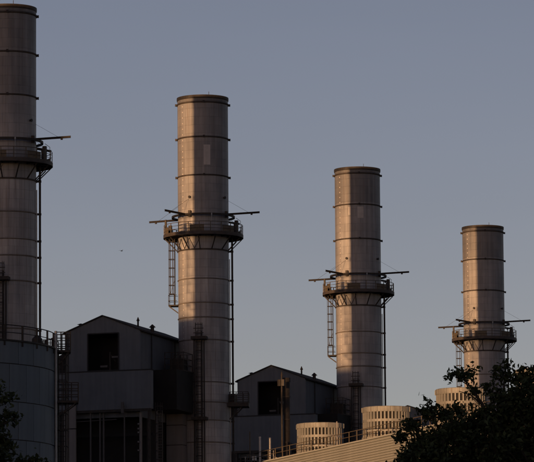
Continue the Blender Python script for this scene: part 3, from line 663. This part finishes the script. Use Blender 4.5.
def pc(x, y, r, d=0., x0=480, z0=7.36): return ((x - x0) * PX, z0 + (462 - y) * PX, d, r * PX)
cl = [pc(480, 480, 62, .2), pc(430, 462, 36, -.2), pc(535, 450, 52, .3), pc(418, 445, 20, .1), pc(445, 434, 22, -.3), pc(500, 425, 34, .2), pc(468, 432, 24, .4), pc(402, 458, 12, -.2), pc(397, 436, 8, .1), pc(408, 424, 11, .0),
      pc(424, 412, 12, -.1), pc(440, 413, 9, .2), pc(455, 412, 8, 0), pc(515, 402, 22, -.2), pc(497, 396, 12, .1), pc(477, 416, 9, .2), pc(501, 377, 9, 0), pc(495, 371, 6, .1), pc(505, 367, 5.5, -.1), pc(514, 381, 8, 0), pc(526, 381, 9, .2), pc(519, 373, 5, 0), pc(530, 372, 5, -.1), pc(533, 392, 10, .1),
      pc(457, 373, 5.5, 0), pc(465, 376, 4.5, .1), pc(449, 376, 4, -.1), pc(470, 370, 3, .1), pc(470, 388, 2.5, 0), pc(484, 387, 4, .1), pc(540, 410, 30, 0), pc(580, 430, 60, .2), pc(560, 390, 26, .3),
      pc(480, 560, 85, .3), pc(560, 560, 85, -.3), pc(420, 540, 55, .2), pc(410, 500, 45, .2), pc(545, 500, 70, 0), pc(640, 520, 70, .2), pc(388, 470, 9, .1)]
def pl(x, y, d, r): return ((x - 480) * PX, 7.36 + (462 - y) * PX, d, r)
limbs = [[(.6, -.1, 0, .2), (.55, 2, 0, .17), (.5, 4.2, .05, .14), pl(500, 520, .1, .10), pl(492, 450, .1, .06), pl(480, 405, .05, .03), pl(462, 378, 0, .008)],
         [pl(492, 450, .1, .05), pl(500, 410, 0, .025), pl(502, 375, 0, .008)], [pl(500, 500, .1, .07), pl(528, 430, .1, .035), pl(527, 378, .1, .01)],
         [pl(498, 510, .1, .07), pl(440, 450, -.1, .03), pl(410, 425, 0, .01)], [(.5, 4.2, .05, .1), pl(420, 520, .1, .05), pl(398, 455, 0, .012)], [(.5, 4.2, .05, .1), pl(580, 480, .1, .05), pl(600, 420, .1, .02)],
         [pl(480, 405, .05, .02), pl(468, 395, 0, .010), pl(456, 391, 0, .005)], [pl(480, 405, .05, .02), pl(470, 388, 0, .012), pl(450, 375, 0, .005)]]
tree('leafy_tree', (133.17, -314.75, 0), cl, limbs, .2, 21, 'dark leafy tree in front of the fan cylinders, lower right')
def pq(x, y, r, d=0.): return ((x + 30) * PX, 8.66 - 2.0 + (385 - y) * PX + 2.0, d, r * PX)
cl2 = [pq(-30, 440, 34, 0), pq(-5, 425, 10, .1), pq(6, 416, 7, 0), pq(14, 418, 4, .1), pq(3, 400, 6, 0), pq(9, 396, 4, 0), pq(-2, 388, 4, .1), pq(2, 440, 11, .1), pq(8, 448, 7, 0), pq(20, 461, 6, .1), pq(30, 462, 6, 0), pq(40, 464, 4, 0), pq(-10, 465, 25, .1), pq(10, 485, 22, 0), pq(30, 485, 14, .1),
       pq(-40, 400, 22, .1), pq(-30, 520, 60, .1), pq(-60, 470, 50, 0)]
def pm2(x, y, d, r): return ((x + 30) * PX, 8.66 + (385 - y) * PX, d, r)
limbs2 = [[(0, -.1, 0, .16), (0, 3, 0, .13), (0, 5.5, 0, .10), pm2(-30, 480, 0, .07), pm2(-28, 420, 0, .03)], [pm2(-30, 470, 0, .05), pm2(-8, 430, 0, .02), pm2(14, 418, 0, .006)], [pm2(-30, 440, 0, .04), pm2(-8, 405, 0, .015), pm2(8, 397, 0, .006)], [pm2(-30, 520, 0, .05), pm2(10, 480, 0, .02), pm2(34, 462, 0, .008)]]
tree('leafy_tree', (125.27, -317.45, 0), cl2, limbs2, .16, 4, 'dark leafy tree in front of the panelled tank, lower left edge', 1.1)

# ---------------------------------------------------------------- a bird far off in the sky
BIRD = (-87.28, 270.28, 90.10)
def bird():
    mb = MB(); mb.tube((-.22, 0, 0), (0, 0, .02), .03, .075, 6); mb.tube((0, 0, .02), (.26, 0, 0), .075, .02, 6)
    for s_ in (-1, 1):
        k = len(mb.v); mb.v += [(-.1, 0, .03), (.1, 0, .03), (.04, s_ * .3, .15), (-.1, s_ * .3, .15), (-.12, s_ * .62, .06)]; mb.f += [(k, k + 1, k + 2, k + 3), (k + 3, k + 2, k + 4)]
    o = mb.build('bird', M_BLACK, loc=BIRD, rz=1.2); return tag(o, 'tiny dark bird flying left of the second chimney stack', 'bird')
bird()
